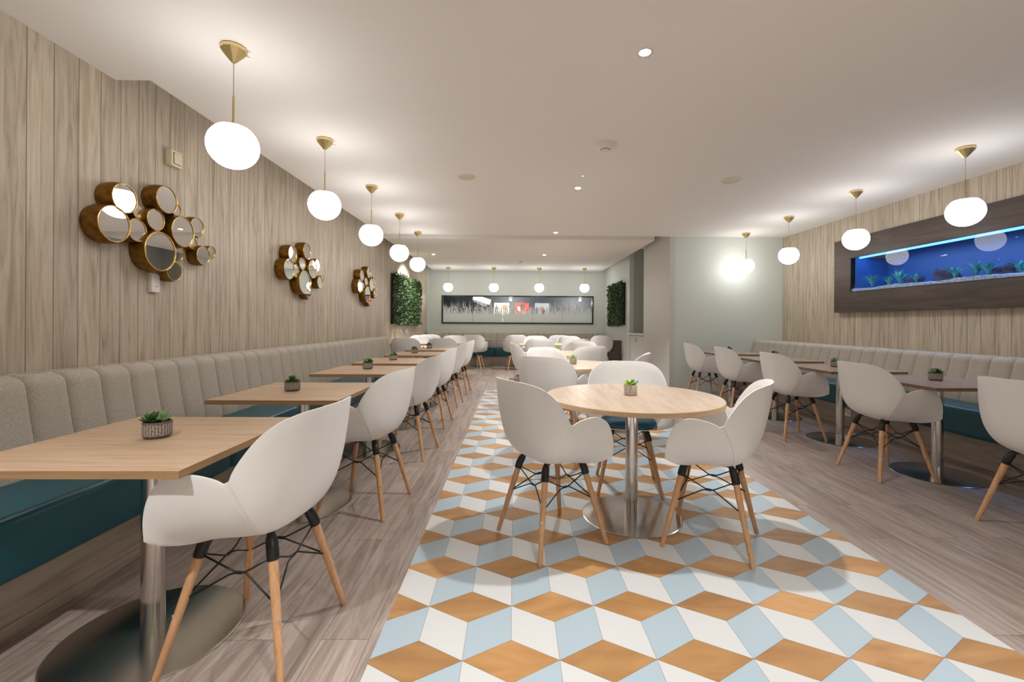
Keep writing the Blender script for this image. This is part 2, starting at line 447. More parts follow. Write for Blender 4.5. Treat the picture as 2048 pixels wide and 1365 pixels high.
def shell_mesh():
    # rim, lower and upper control points of half of the shell, back centre to front centre
    back = [((-.286, 0, .900), (-.19, 0, .438), (-.250, 0, .545)),
            ((-.278, .100, .900), (-.19, .06, .438), (-.247, .075, .545)),
            ((-.250, .165, .893), (-.188, .10, .438), (-.240, .130, .545)),
            ((-.206, .212, .872), (-.182, .13, .438), (-.224, .185, .545)),
            ((-.166, .248, .835), (-.175, .15, .438), (-.203, .222, .545)),
            ((-.131, .270, .785), (-.165, .16, .438), (-.180, .242, .545)),
            ((-.103, .280, .735), (-.155, .165, .438), (-.165, .254, .545)),
            ((-.090, .281, .700), (-.15, .168, .438), (-.156, .258, .545))]
    arm = [((-.070, .283, .690), (-.145, .17, .438), (-.148, .262, .545)),
           ((-.042, .290, .706), (-.12, .18, .438), (-.115, .270, .54)),
           ((.012, .300, .721), (-.06, .20, .438), (-.050, .284, .53)),
           ((.070, .306, .722), (0, .21, .440), (.012, .292, .52)),
           ((.124, .308, .695), (.045, .21, .441), (.062, .295, .505)),
           ((.160, .305, .642), (.07, .20, .442), (.098, .290, .490)),
           ((.181, .298, .575), (.085, .19, .443), (.120, .272, .475)),
           ((.190, .287, .505), (.09, .175, .444), (.130, .252, .462))]
    front = [((.190, .287, .505), (.09, .175, .444), (.130, .252, .462)),
           ((.166, .256, .484), (.09, .16, .444), (.126, .228, .459)),
           ((.154, .210, .471), (.09, .13, .444), (.130, .180, .455)),
           ((.165, .120, .461), (.09, .07, .444), (.135, .100, .452)),
           ((.172, 0, .457), (.09, 0, .444), (.138, 0, .451))]
    cols = []
    for sec, offs in ((back, .007), (arm, 0), (front, 0)):
        R = spline([p[0] for p in sec], 5); A = spline([p[1] for p in sec], 5); B = spline([p[2] for p in sec], 5)
        for i in range(1 if sec is front else 0, len(R)): cols.append((R[i], A[i], B[i], offs))
        if sec is back:
            q = lambda a, b: a.lerp(Vector(b), .12)
            cols.append((q(R[-1], arm[0][0]), q(A[-1], arm[0][1]), q(B[-1], arm[0][2]), 0))
    half = cols
    full = half + [(Vector((r.x, -r.y, r.z)), Vector((a.x, -a.y, a.z)), Vector((b.x, -b.y, b.z)), o) for r, a, b, o in half[-2:0:-1]]
    bm = nb(); P0 = Vector((-.01, 0, .448)); n = 18
    c0 = bm.verts.new(P0); grid = []
    for r, a, b, o in full:
        col = []
        for k in range(1, n + 1):
            t = k / n; p = P0 * (1 - t) ** 3 + a * 3 * t * (1 - t) ** 2 + b * 3 * t * t * (1 - t) + r * t ** 3
            if o and t > .3:
                d = Vector((p.x + .02, p.y, 0)).normalized() * o * min(1, (t - .3) / .1); p = p + d
            col.append(bm.verts.new(p))
        grid.append(col)
    m = len(grid)
    for i in range(m):
        A, B = grid[i], grid[(i + 1) % m]
        bm.faces.new((c0, B[0], A[0]))
        for k in range(n - 1): bm.faces.new((A[k], B[k], B[k + 1], A[k + 1]))
    bmesh.ops.recalc_face_normals(bm, faces=bm.faces)
    if sum(f.normal.z for f in bm.faces) < 0: bmesh.ops.reverse_faces(bm, faces=bm.faces)
    o = obj('shell', bm, M['shell'], smooth=True)
    md = o.modifiers.new('s', 'SOLIDIFY'); md.thickness = .0075; md.offset = -1; md.use_even_offset = False
    md2 = o.modifiers.new('b', 'BEVEL'); md2.width = .0018; md2.segments = 2; md2.limit_method = 'ANGLE'; md2.angle_limit = math.radians(50)
    dg = bpy.context.evaluated_depsgraph_get(); me = bpy.data.meshes.new_from_object(o.evaluated_get(dg))
    for p in me.polygons: p.use_smooth = True
    me.set_sharp_from_angle(angle=math.radians(40))
    o.modifiers.clear(); o.data = me
    return o

def make_chair():
    t = thing('tulip_chair', '', 'chair')
    s = shell_mesh(); s.parent = t
    F, G, H = .218, .129, .112
    for sx in (1, -1):
        for sy in (1, -1):
            foot, knee, top = Vector((F * sx, F * sy, 0)), Vector((G * sx, G * sy, .405)), Vector((H * sx, H * sy, .453))
            d = (knee - foot).normalized(); kn0 = foot + d * .392
            leg = obj('leg', tube(nb(), [foot, foot + d * .01, foot + d * .2, kn0, knee], [.0095, .0118, .0145, .0165, .0165], 14), M['beech'], t, smooth=True, sharp=40)
            sk = nb(); tube(sk, [kn0, kn0 + d * .004, knee, knee.lerp(top, .6), top + Vector((-.006 * sx, -.006 * sy, .002)), top + Vector((-.05 * sx, -.05 * sy, .0))], [.0185, .0205, .0205, .0200, .012, .008], 14)
            obj('leg_socket', sk, M['black'], leg, smooth=True, sharp=50)
            sp = foot + d * .205
            b2 = nb(); out = Vector((sx, sy, 0)).normalized(); tube(b2, [sp + out * .012, sp + out * .0175], .0055, 10); obj('screw', b2, M['screw'], leg)
    br = nb()
    def lp(sx, sy, z):
        k = z / .405; return Vector(((F + (G - F) * k) * sx, (F + (G - F) * k) * sy, z))
    cs = [(1, 1), (-1, 1), (-1, -1), (1, -1)]
    for i in range(4):
        a, b = cs[i], cs[(i + 1) % 4]
        mid = (Vector((a[0] + b[0], a[1] + b[1], 0)) / 2) * .125
        tan = Vector((b[0] - a[0], b[1] - a[1], 0)).normalized()
        for p, q, s, dz in ((a, b, 1, .005), (b, a, -1, -.001)):
            hi, lo = lp(p[0], p[1], .385), lp(q[0], q[1], .240)
            ce = mid + Vector((0, 0, .318))
            pts = [hi, ce - tan * .032 * s + Vector((0, 0, .008 + dz)), ce - tan * .012 * s + Vector((0, 0, dz)), ce + tan * .012 * s + Vector((0, 0, dz)), ce + tan * .032 * s + Vector((0, 0, -.006 + dz)), lo]
            tube(br, pts, .0034, 6)
    obj('wire_brace', br, M['black'], t, smooth=True)
    return t
chair0 = make_chair(); used = [0]
def chair(X, D, deg, label, group):
    o = chair0 if not used[0] else copy_tree(chair0)
    used[0] = 1
    o.location = P(X, D); o.rotation_euler = (0, 0, math.radians(deg)); o['label'] = label; o['group'] = group
    return o

G1 = 'white tulip chairs along the left bench tables'
ords = ['nearest the camera, its shell filling the lower left', 'second from the front', 'third from the front', 'fourth from the front', 'fifth from the front', 'farthest back']
for (X, D, a), w_ in zip([(-.95, 1.665, 175), (-.965, 2.885, 172), (-.965, 4.03, 173), (-.975, 5.16, 176), (-.985, 6.38, 176), (-.975, 7.5, 177)], ords):
    chair(X, D, a, 'white tulip armchair, left row, ' + w_, G1)
G2 = 'white tulip chairs along the right bench tables'
ords = ['cut off by the right picture edge', 'second from the front', 'third from the front', 'fourth from the front', 'farthest, against the sage wall']
for (X, D, a), w_ in zip([(3.07, 2.49, -2), (3.0, 3.56, 0), (2.99, 4.72, 0), (3.0, 5.85, -2), (2.99, 6.9, -2)], ords):
    chair(X, D, a, 'white tulip armchair in the right row, ' + w_, G2)
G3 = 'white tulip chairs around the round tables'
chair(.214, 2.467, 30, 'white tulip armchair left of the nearest round table', G3)
chair(1.10, 2.445, 149, 'white tulip armchair right of the nearest round table', G3)
chair(.84, 3.235, -100, 'white tulip armchair holding a teal cushion behind the nearest round table', G3)
chair(.36, 4.17, 62, 'white tulip armchair seen from behind at the near side of the second round table', G3)
chair(.47, 5.20, -60, 'white tulip armchair at the far left of the second round table, facing forward', G3)
chair(1.10, 4.55, 158, 'white tulip armchair right of the middle round table, mostly hidden', G3)
chair(.95, 5.98, 112, 'white tulip armchair seen from behind, near side of the farthest round table', G3)
chair(.24, 6.62, 8, 'white tulip armchair left of the farthest round table, seen from the side', G3)
chair(1.02, 7.0, -115, 'white tulip armchair behind the farthest round table, facing forward', G3)
G4 = 'white tulip chairs at the square tables of the far bay'
for X, w_ in ((-2.09, 'left table'), (-1.38, 'second table from the left'), (.50, 'third table from the left'), (1.21, 'rightmost table')):
    chair(X, 8.62, 90, 'white tulip armchair, back to us, %s, far bay middle row' % w_, G4)
for X, w_ in ((-2.14, 'left table'), (-1.37, 'second table from the left'), (.51, 'third table from the left'), (1.27, 'rightmost table')):
    chair(X, 9.92, -90, 'white tulip armchair facing us %s, far bay middle row' % w_, G4)
G5 = 'white tulip chairs before the far bench'
for (X, a), w_ in zip(((-2.1, 90), (-1.0, 84), (.04, 96), (1.14, 90), (2.2, 90)), ('leftmost', 'left of the aisle gap', 'right of the aisle gap', 'second from the right', 'rightmost, by the side wall')):
    chair(X, 11.15, a, 'white tulip armchair drawn up to the far bench, ' + w_, G5)

# teal cushion on one chair
cu = nb(); lathe(cu, [(0, .0), (.17, .0), (.195, .012), (.2, .025), (.19, .04), (.13, .05), (0, .052)], 40)
cx, cy, _ = P(.84, 3.235)
tag(obj('seat_cushion', cu, M['cushion'], smooth=True, loc=(cx - .004, cy - .02, .462)), 'round teal velvet cushion on the chair behind the nearest round table', 'cushion')

# ------------------------------------------------------------------ tables
def base_parts(t, H):
    b = nb(); lathe(b, [(0, .0), (.303, .0), (.303, .006), (.298, .0095), (.18, .012), (.06, .0145), (0, .0145)], 72)
    obj('base', b, M['steel'], t, smooth=True, sharp=30)
    p = nb(); lathe(p, [(.038, .012), (.038, H - .03)], 32); obj('pole', p, M['steel'], t, smooth=True)
    obj('mounting_plate', bx(-.13, .13, -.13, .13, H - .032, H - .025), M['black'], t)
def sq_table(mt, me_):
    t = thing('square_table', '', 'table')
    b = bx(-.375, .375, -.375, .375, .7255, .75); 
    for f in b.faces:
        if abs(f.normal.z) < .5: f.material_index = 1
    b.normal_update()
    for f in b.faces: f.material_index = 0 if abs(f.normal.z) > .5 else 1
    obj('table_top', b, [mt, me_], t)
    base_parts(t, .755); return t
def rnd_table():
    t = thing('round_table', '', 'table')
    R = .535; b = nb(); lathe(b, [(0, .722), (R - .003, .722), (R, .725), (R, .747), (R - .003, .75), (0, .75)], 96)
    b.normal_update()
    for f in b.faces: f.material_index = 0 if f.normal.z > .9 else 1
    obj('table_top', b, [M['round'], M['edgeround']], t, smooth=True, sharp=30)
    base_parts(t, .752); return t
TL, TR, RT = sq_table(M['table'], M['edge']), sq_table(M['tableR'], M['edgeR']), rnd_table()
seen = set()
def place(proto, X, D, label, group, sx=1):
    o = proto if proto.name not in seen else copy_tree(proto)
    seen.add(proto.name)
    o.location = P(X, D); o['label'] = label; o['group'] = group; o.rotation_euler = (0, 0, 0)
    return o
names = ['nearest the camera', 'second from the front', 'third from the front', 'fourth from the front', 'fifth from the front', 'farthest from the camera']
TLD = [1.685, 2.875, 4.145, 5.13, 6.32, 7.44]
for D, w_ in zip(TLD, names): place(TL, -1.375, D, 'square ash table at the left bench, ' + w_, 'square tables along the left bench')
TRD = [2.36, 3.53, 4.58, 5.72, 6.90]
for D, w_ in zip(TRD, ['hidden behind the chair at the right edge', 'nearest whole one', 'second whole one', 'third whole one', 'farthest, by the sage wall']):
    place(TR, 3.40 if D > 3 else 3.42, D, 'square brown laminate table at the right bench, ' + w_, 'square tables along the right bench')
place(RT, .738, 2.745, 'large round ash table on the patterned floor, nearest the camera', 'round tables on the patterned floor')
place(RT, .655, 4.83, 'middle round ash table behind the teal cushion chair', 'round tables on the patterned floor')
place(RT, .68, 6.62, 'farthest round ash table, mostly hidden by white chairs', 'round tables on the patterned floor')
for X, w_ in ((-2.12, 'leftmost'), (-1.365, 'second from the left'), (.49, 'third from the left'), (1.245, 'rightmost')):
    place(TL, X, 9.28, 'square ash table in the middle of the far bay, ' + w_, 'square tables in the middle of the far bay')
for X, w_ in ((-2.06, 'leftmost'), (-.985, 'left of the gap'), (.06, 'right of the gap'), (1.15, 'second from the right'), (2.2, 'rightmost')):
    place(TL, X, 12.0, 'square ash table at the bench under the window, ' + w_, 'square tables at the far bench')

# ------------------------------------------------------------------ pots with succulents
def leafy(bm, cx, cy, z, R, n, tilt, L, wd, rnd):
    for i in range(n):
        a = 2 * PI * i / n + rnd.uniform(-.2, .2); e = tilt + rnd.uniform(-.15, .15)
        d = Vector((math.cos(a) * math.cos(e), math.sin(a) * math.cos(e), math.sin(e)))
        s = Vector((-math.sin(a), math.cos(a), 0)); u = d.cross(s)
        o = Vector((cx, cy, z)); rings = []
        for k, (t, ww) in enumerate(((0, .35), (.3, .8), (.6, 1), (.85, .6), (1, .05))):
            c = o + d * L * t + Vector((0, 0, .12 * L * t * t))
            rings.append([bm.verts.new(c + s * wd * ww * math.cos(p) + u * wd * .38 * ww * math.sin(p)) for p in [j * PI / 3 for j in range(6)]])
        for A, B in zip(rings, rings[1:]):
            for j in range(6): bm.faces.new((A[j], A[(j + 1) % 6], B[(j + 1) % 6], B[j]))
def make_pot(kind):
    t = thing('succulent_pot', '', 'plant'); rnd = random.Random(kind)
    R, H = ((.047, .062) if kind == 0 else (.040, .068))
    b = nb(); lathe(b, [(0, 0), (R * .82, 0), (R * .86, .006), (R * .98, .008), (R, .014), (R * .99, H - .003), (R * .96, H), (R * .88, H), (R * .86, H - .01), (0, H - .01)], 40)
    if kind == 0:      # carved zigzag strokes standing proud of the darker body
        nc, nr_ = 30, 8
        for c_ in range(nc):
            for r_ in range(nr_):
                z = .012 + (H - .020) * (r_ + .5) / nr_; a0 = 2 * PI * (c_ + .12) / nc; a1 = 2 * PI * (c_ + .88) / nc
                up = .0026 if (c_ // 3) % 2 else -.0026
                if (c_ + 2 * r_) % 5 == 0: a0 = (a0 + a1) / 2 - .02; a1 = a0 + .04; up = 0; hw = .0031
                else: hw = .0013
                vs = [b.verts.new(((R + .0006) * math.cos(a), (R + .0006) * math.sin(a), zz)) for a, zz in ((a0, z - up - hw), (a1, z + up - hw), (a1, z + up + hw), (a0, z - up + hw))]
                f = b.faces.new(vs); f.material_index = 1
    obj('pot', b, [M['potbody'], M['potline']] if kind == 0 else M['cement'], t, smooth=True, sharp=35)
    b = nb(); lathe(b, [(R * .86, H - .008), (R * .5, H - .003), (0, H - .003)], 20); obj('soil', b, M['soil'], t)
    b = nb(); f = 1.3 if kind == 0 else 1.1
    leafy(b, -.012, -.008, H - .006, 0, 8, .35, .036 * f, .009 * f, rnd); leafy(b, -.012, -.008, H - .004, 0, 6, .95, .032 * f, .008 * f, rnd)
    obj('rosette', b, M['succ' if kind == 0 else 'succ3'], t, smooth=True)
    b = nb(); leafy(b, .016, .010, H - .004, 0, 9, .55, .024 * f, .008 * f, rnd); leafy(b, .016, .010, H + .002, 0, 7, 1.1, .026 * f, .007 * f, rnd)
    o = obj('rosette', b, M['succ2'], t, smooth=True); o['label'] = 'pale green rosette'
    b = nb()
    for k in range(7):
        a = rnd.uniform(-.8, 1.2); p = [Vector((.02, -.004, H - .006)), Vector((.02 + .018 * math.cos(a), -.004 + .018 * math.sin(a), H + .012)), Vector((.02 + .03 * math.cos(a), -.004 + .03 * math.sin(a), H + .012 + rnd.uniform(-.006, .022)))]
        tube(b, p, [.0015, .002, .0006], 5)
    obj('sprig', b, M['succ2'], t)
    return t
P0_, P1_ = make_pot(0), make_pot(1)
def pot(proto, X, D, rz, label, group):
    o = proto if proto.name not in seen else copy_tree(proto)
    seen.add(proto.name); o.location = P(X, D, .7502); o.rotation_euler = (0, 0, rz); o['label'] = label; o['group'] = group
for i, (X, D) in enumerate(((-1.375, 1.70), (-1.437, 2.86), (-1.40, 4.22), (-1.43, 5.22), (-1.44, 6.40), (-1.46, 7.60))):
    pot(P0_, X, D, i * 1.3, 'small carved grey pot of succulents on the left bench table ' + names[i], 'succulent pots on the left tables')
for i, (X, D, w_) in enumerate(((3.45, 3.60, 'nearest whole table'), (3.43, 4.69, 'second whole table'), (3.47, 5.85, 'third whole table'), (3.37, 6.9, 'farthest table'))):
    pot(P0_, X, D, 2 + i * 1.7, 'small carved grey pot of succulents on the right row, ' + w_, 'succulent pots on the right tables')
for i, (X, D, w_) in enumerate(((.732, 2.757, 'nearest'), (.65, 4.83, 'middle'), (.67, 6.6, 'farthest'))):
    pot(P1_, X, D, i * .9, 'speckled cement pot with lime green succulent on the %s round table' % w_, 'succulent pots on the round tables')

# ------------------------------------------------------------------ banquettes
def profile(wall, front_bot, front_top, sgn):
    # cross-section points (depth axis value, z) running from seat level up the front and over the top to the wall
    a, b = front_bot, front_top
    pts = [(a, .47), (a, .52), (a + (b - a) * .3, .62), (a + (b - a) * .62, .73), (a + (b - a) * .88, .82)]
    rr = .045
    for k in range(0, 6):
        t = k / 5 * PI / 2
        pts.append((b + sgn * rr * (1 - math.cos(t)) , (.87 + rr * math.sin(t))))
    pts += [(b + sgn * .15, .917), (wall - sgn * .004, .915), (wall - sgn * .004, .45)]
    return pts
def channel_back(t, wall, fb, ft, sgn, s0, s1, axis, n, pitch=.18, per=8, dz=0):
    prof = [(a, z + (dz if z > .8 else 0)) for a, z in profile(wall, fb, ft, sgn)]
    s = s0
    while s < s1 - .05:
        e = min(s + pitch * per, s1); nch = max(1, round((e - s) / pitch)); w_ = (e - s) / nch
        bm = nb(); rows = []
        for c in range(nch):
            for k in range(13):
                if c and k == 0: continue
                q = (1 - math.cos(PI * k / 12)) / 2; bul = .020 * (1 - abs(2 * q - 1) ** 7)
                if (c == 0 and k == 0) or (c == nch - 1 and k == 12): bul = -.012
                rows.append((s + (c + q) * w_, bul))
        G = []
        for y, bul in rows:
            col = []
            for i, (x, z) in enumerate(prof):
                a = prof[max(i - 1, 0)]; b = prof[min(i + 1, len(prof) - 1)]
                d = Vector((b[0] - a[0], b[1] - a[1])); nrm = Vector((-d.y * 1, d.x)) * (1 if sgn > 0 else -1)
                nrm.normalize()
                fall = 1 if i < len(prof) - 3 else (.5 if i == len(prof) - 3 else 0)
                X, Z = x + nrm.x * bul * fall, z + nrm.y * bul * fall
                col.append(bm.verts.new((X, y, Z) if axis == 'y' else (y, X, Z)))
            G.append(col)
        for A, B in zip(G, G[1:]):
            for i in range(len(prof) - 1): bm.faces.new((A[i], A[i + 1], B[i + 1], B[i]))
        bm.faces.new(G[0]); bm.faces.new(G[-1])
        bmesh.ops.recalc_face_normals(bm, faces=bm.faces)
        obj('backrest', bm, M['fabric'], t, smooth=True, sharp=70)
        s = e
def seat_pads(t, front, back, sgn, s0, s1, axis, L=1.44, first=None):
    s = s0
    while s < s1 - .05:
        e = min(s + (first or L), s1); first = None
        lo, hi = min(front, back), max(front, back)
        b = bx(lo, hi, s + .002, e - .002, .262, .5, bevel=.032, seg=4) if axis == 'y' else bx(s + .002, e - .002, lo, hi, .262, .5, bevel=.032, seg=4)
        obj('seat', b, M['teal'], t, smooth=True, sharp=60); s = e

t = thing('banquette', 'long upholstered bench with fluted oatmeal back and teal seat along the left plank wall', 'bench', (0, 0, 0))
channel_back(t, XL, -2.16, -2.22, -1, -1.02, 7.85, 'y', 0, dz=.010)
seat_pads(t, -1.775, -2.3, 1, -1.02, 7.85, 'y', first=.96)
obj('plinth', bx(-2.5, -1.90, -1.02, 7.85, 0, .262), M['plinth'], t)
obj('skirting', bx(-1.90, -1.893, -1.02, 7.85, 0, .05), M['plinth'], t)
t = thing('banquette', 'long upholstered bench with fluted oatmeal back and teal seat below the aquarium', 'bench', (0, 0, 0))
channel_back(t, XR, 4.17, 4.26, 1, -1.0, YM - .01, 'y', 0, dz=-.009)
seat_pads(t, 3.80, 4.3, 1, -1.0, YM - .01, 'y')
obj('plinth', bx(3.95, 4.7, -1.0, YM - .01, 0, .262), M['plinth'], t)
obj('skirting', bx(3.943, 3.95, -1.0, YM - .01, 0, .05), M['plinth'], t)
t = thing('banquette', 'far upholstered bench with fluted back and teal seat under the long window', 'bench', (0, 0, 0))
channel_back(t, YF, 12.68, 12.76, 1, -2.5, 2.62, 'x', 0, pitch=.2)
seat_pads(t, 12.2, 12.8, 1, -2.5, 2.62, 'x', L=.98)
obj('plinth', bx(-2.5, 2.62, 12.3, 13.1, 0, .262), M['plinth'], t)

def socket(x0, y, z, sgn, label):
    t = thing('power_socket', label, 'socket', (x0, y, z), 0, 'double sockets on the bench plinths')
    obj('face_plate', bx(-.004, .004, -.073, .073, -.043, .043, bevel=.002), M['steel'], t)
    b = nb()
    for k in (-.036, .036):
        box(b, -.006, .006, k - .004, k + .004, .004, .014); box(b, -.006, .006, k - .018, k - .008, -.02, -.014); box(b, -.006, .006, k + .008, k + .018, -.02, -.014)
    obj('pin_holes', b, M['black'], t)
socket(3.946, P(3.95, 5.22)[1], .165, -1, 'double steel socket on the right bench plinth behind the third chair')
socket(3.946, P(3.95, 6.9)[1], .165, -1, 'double steel socket on the right bench plinth farther back, near the sage wall')

tag(obj('low_cabinet', bx(-2.52, -2.32, 8.75, 9.05, 0, .755, bevel=.004), M['bin']), 'dark taupe low end panel beside the end of the left bench', 'cabinet')
tag(obj('low_cabinet', bx(2.5, 2.745, 11.2, 11.5, 0, .76, bevel=.004), M['bin']), 'dark taupe low end panel against the right side wall of the far bay', 'cabinet')

# niche counter and cupboard
t = thing('niche_cupboard', 'pale grey cupboard with white worktop inside the side wall niche', 'cupboard', (XS, 9.88, 0))
obj('worktop', bx(-.02, .58, -.56, .56, .94, .975, bevel=.003), M['white'], t)
obj('body', bx(.03, .58, -.56, .56, .0, .94), M['grey'], t)
for k in (-1, 1):
    d = obj('door', bx(.008, .03, min(k * .005, k * .55), max(k * .005, k * .55), .08, .92, bevel=.002), M['grey'], t)
    obj('handle', bx(-.004, .008, k * .06 - .006, k * .06 + .006, .78, .88), M['steel'], d)

# ------------------------------------------------------------------ pendant lights
def make_pendant():
    t = thing('globe_pendant', '', 'pendant light')
    b = nb(); lathe(b, [(0, 0), (.062, 0), (.066, -.004), (.066, -.022), (.012, -.086), (.0, -.086)], 10)
    c = obj('canopy', b, M['brass'], t)
    b2 = nb(); tube(b2, [(.055, .03, -.035), (.069, .038, -.038)], .006, 10); obj('screw', b2, M['brass'], c)
    obj('cord', tube(nb(), [(0, 0, -.08), (0, 0, -.282)], .0025, 8), M['cord'], t)
    obj('rod', tube(nb(), [(0, 0, -.275), (0, 0, -.44)], [.006, .006], 12), M['brass'], t, smooth=True, sharp=40)
    # globe: sphere with a flattened crown, centre .55 below the ceiling
    R = .130; pr = []
    for k in range(0, 25):
        th = math.radians(38 + (180 - 38) * k / 24)
        pr.append((R * math.sin(th) if k < 24 else 0, -.555 + R * .965 * math.cos(th)))
    top = pr[0][1]; pr = [(0, top + .004), (pr[0][0] * .75, top + .004)] + pr
    b = nb(); lathe(b, pr, 40)
    bmesh.ops.recalc_face_normals(b, faces=b.faces)
    obj('globe', b, M['globe'], t, smooth=True)
    obj('collar', tube(nb(), [(0, 0, -.46), (0, 0, -.435)], .012, 12), M['brass'], t, smooth=True, sharp=40)
    return t
PD = make_pendant()
def pend(X, D, label, group, z=ZC):
    o = PD if PD.name not in seen else copy_tree(PD)
    seen.add(PD.name); o.location = P(X, D, z); o['label'] = label; o['group'] = group
gl = 'globe pendants above the left tables'
for (X, D), w_ in zip(((-1.585, 2.475), (-1.605, 3.716), (-1.62, 4.977), (-1.635, 6.256), (-1.645, 7.48)), ('nearest and largest', 'second from the front', 'third from the front', 'fourth from the front', 'farthest')):
    pend(X, D, 'white opal globe pendant in the left row, ' + w_, gl)
gr_ = 'globe pendants above the right tables'
for (X, D), w_ in zip(((3.90, 3.81), (3.92, 5.055), (3.92, 6.29), (3.915, 7.44)), ('nearest, in front of the aquarium', 'second, at the corner of the aquarium surround', 'third, left of the aquarium surround', 'farthest, before the sage wall')):
    pend(X, D, 'white opal globe pendant in the right row, ' + w_, gr_)
gf = 'globe pendants before the far window'
for X, w_ in ((-1.85, 'leftmost'), (-.57, 'second from the left'), (.70, 'second from the right'), (1.965, 'rightmost')):
    pend(X, 12.32, 'small white globe pendant above the long window, ' + w_, gf)
# ------------------------------------------------------------------ downlights and ceiling fittings
def downlight(X, D, label, watts=SPOT, z=ZC, aim=None, size=1.75):
    t = thing('downlight', label, 'ceiling light', P(X, D, z), 0, 'recessed downlights')
    b = nb(); lathe(b, [(.030, .0), (.045, -.003), (.045, .0)], 28); obj('trim_ring', b, M['white'], t, smooth=True)
    b = nb(); lathe(b, [(0, -.002), (.030, -.002), (.030, .0)], 24); obj('lens', b, M['lamp'], t)
    L = bpy.data.lights.new('spot', 'SPOT'); L.energy = watts; L.color = WARM; L.spot_size = size; L.spot_blend = .55; L.shadow_soft_size = .035
    lo = bpy.data.objects.new('spot', L); C.objects.link(lo); lo.parent = t; lo.location = (0, 0, -.01)
    if aim:
        d = Vector(aim) - Vector(P(X, D, z)); lo.rotation_euler = d.to_track_quat('-Z', 'Y').to_euler()
downlight(.735, 2.50, 'bright recessed downlight nearest the camera, above the round table')
downlight(.72, 5.02, 'recessed downlight in the middle of the main ceiling', 105)
downlight(.70, 7.50, 'recessed downlight at the far edge of the main ceiling', 125)
downlight(-1.84, 10.0, 'recessed downlight in the floating panel, above the left green wall', 130, z=ZC + .005, aim=(-2.5, 10.3, 1.4))
downlight(.68, 10.0, 'recessed downlight in the middle of the floating panel', 150, z=ZC + .005)
downlight(.74, -.1, 'added fill downlight overhead, behind the camera', 125)  # this and the downlights below are unseen, added as fill from behind
downlight(3.2, -.1, 'added fill downlight overhead on the right, behind the camera', 105)
downlight(-1.3, -.1, 'added fill downlight overhead on the left, behind the camera', 105)
downlight(.74, -2.0, 'added fill downlight near the rear wall, behind the camera', 105)  # rear wall pair, also added: their bounce brightens chair backs facing the camera
downlight(3.2, -2.0, 'added fill downlight near the rear wall on the right, behind the camera', 105)

def disc(name, X, D, R, label, cat, dome=False, z=ZC):
    t = thing(name, label, cat, P(X, D, z))
    b = nb()
    if dome:
        lathe(b, [(R, 0), (R * .98, -.012), (R * .75, -.030), (R * .42, -.040), (0, -.042)], 40)
        obj('housing', b, M['white'], t, smooth=True)
        b = nb(); lathe(b, [(R * .38, -.038), (R * .36, -.050), (R * .1, -.055), (0, -.055)], 30); obj('sensor_cap', b, M['white'], t, smooth=True)
        b = nb(); lathe(b, [(R * .39, -.036), (R * .40, -.0435), (R * .36, -.0445)], 30); obj('sensor_ring', b, M['bin'], t, smooth=True)
    else:
        lathe(b, [(R, 0), (R, -.006), (R * .93, -.009), (R * .9, -.006)], 40); obj('rim', b, M['white'], t, smooth=True)
        b = nb(); lathe(b, [(R * .9, -.005), (R * .5, -.006), (0, -.006)], 40); obj('grille', b, M['cream'], t, smooth=True)
disc('smoke_detector', .78, 3.80, .103, 'white domed detector on the main ceiling beside the downlights', 'detector', True)
disc('ceiling_speaker', -.51, 4.65, .098, 'flush round ceiling speaker on the left of the main ceiling', 'speaker')
disc('ceiling_speaker', 2.31, 4.70, .104, 'flush round ceiling speaker on the right of the main ceiling', 'speaker')
disc('motion_sensor', .15, 11.0, .06, 'small round sensor on the floating ceiling panel', 'sensor', True, ZC + .005)
t = thing('indicator_light', 'tiny green indicator light on the ceiling near the middle downlight', 'indicator', P(.71, 4.6, ZC))
b = nb(); lathe(b, [(0, -.004), (.006, -.004), (.006, 0)], 12); obj('lens', b, M['green_led'], t)
b = nb(); lathe(b, [(.006, -.002), (.014, -.002), (.015, 0)], 16); obj('bezel', b, M['white'], t)

# ------------------------------------------------------------------ wall fittings left
t = thing('call_point', 'cream square call button box on the left wall above the nearest mirrors', 'button', (XL, P(XL, 3.27)[1], 2.40))
obj('body', bx(0, .05, -.055, .055, -.06, .06, bevel=.006), M['cream'], t)
obj('surround', bx(.05, .052, -.036, .036, -.042, .042), M['bin'], t)
obj('button', bx(.051, .056, -.033, .033, -.039, .039, bevel=.003), M['cream'], t)
t = thing('wall_control', 'slim white control plate on the left wall below the nearest mirrors', 'switch', (XL, P(XL, 3.11)[1], 1.468))
obj('plate', bx(0, .028, -.036, .036, -.068, .068, bevel=.004), M['white'], t)
obj('mark', bx(.0275, .029, -.004, .016, -.028, -.024), M['bin'], t)
t = thing('wall_sensor', 'small white sensor box high on the left wall past the green panel', 'sensor', (XL, 12.3, 2.12))
obj('body', bx(0, .03, -.05, .05, -.08, .08, bevel=.005), M['white'], t)
obj('window', bx(.03, .032, -.03, .03, .0, .05), M['bin'], t)

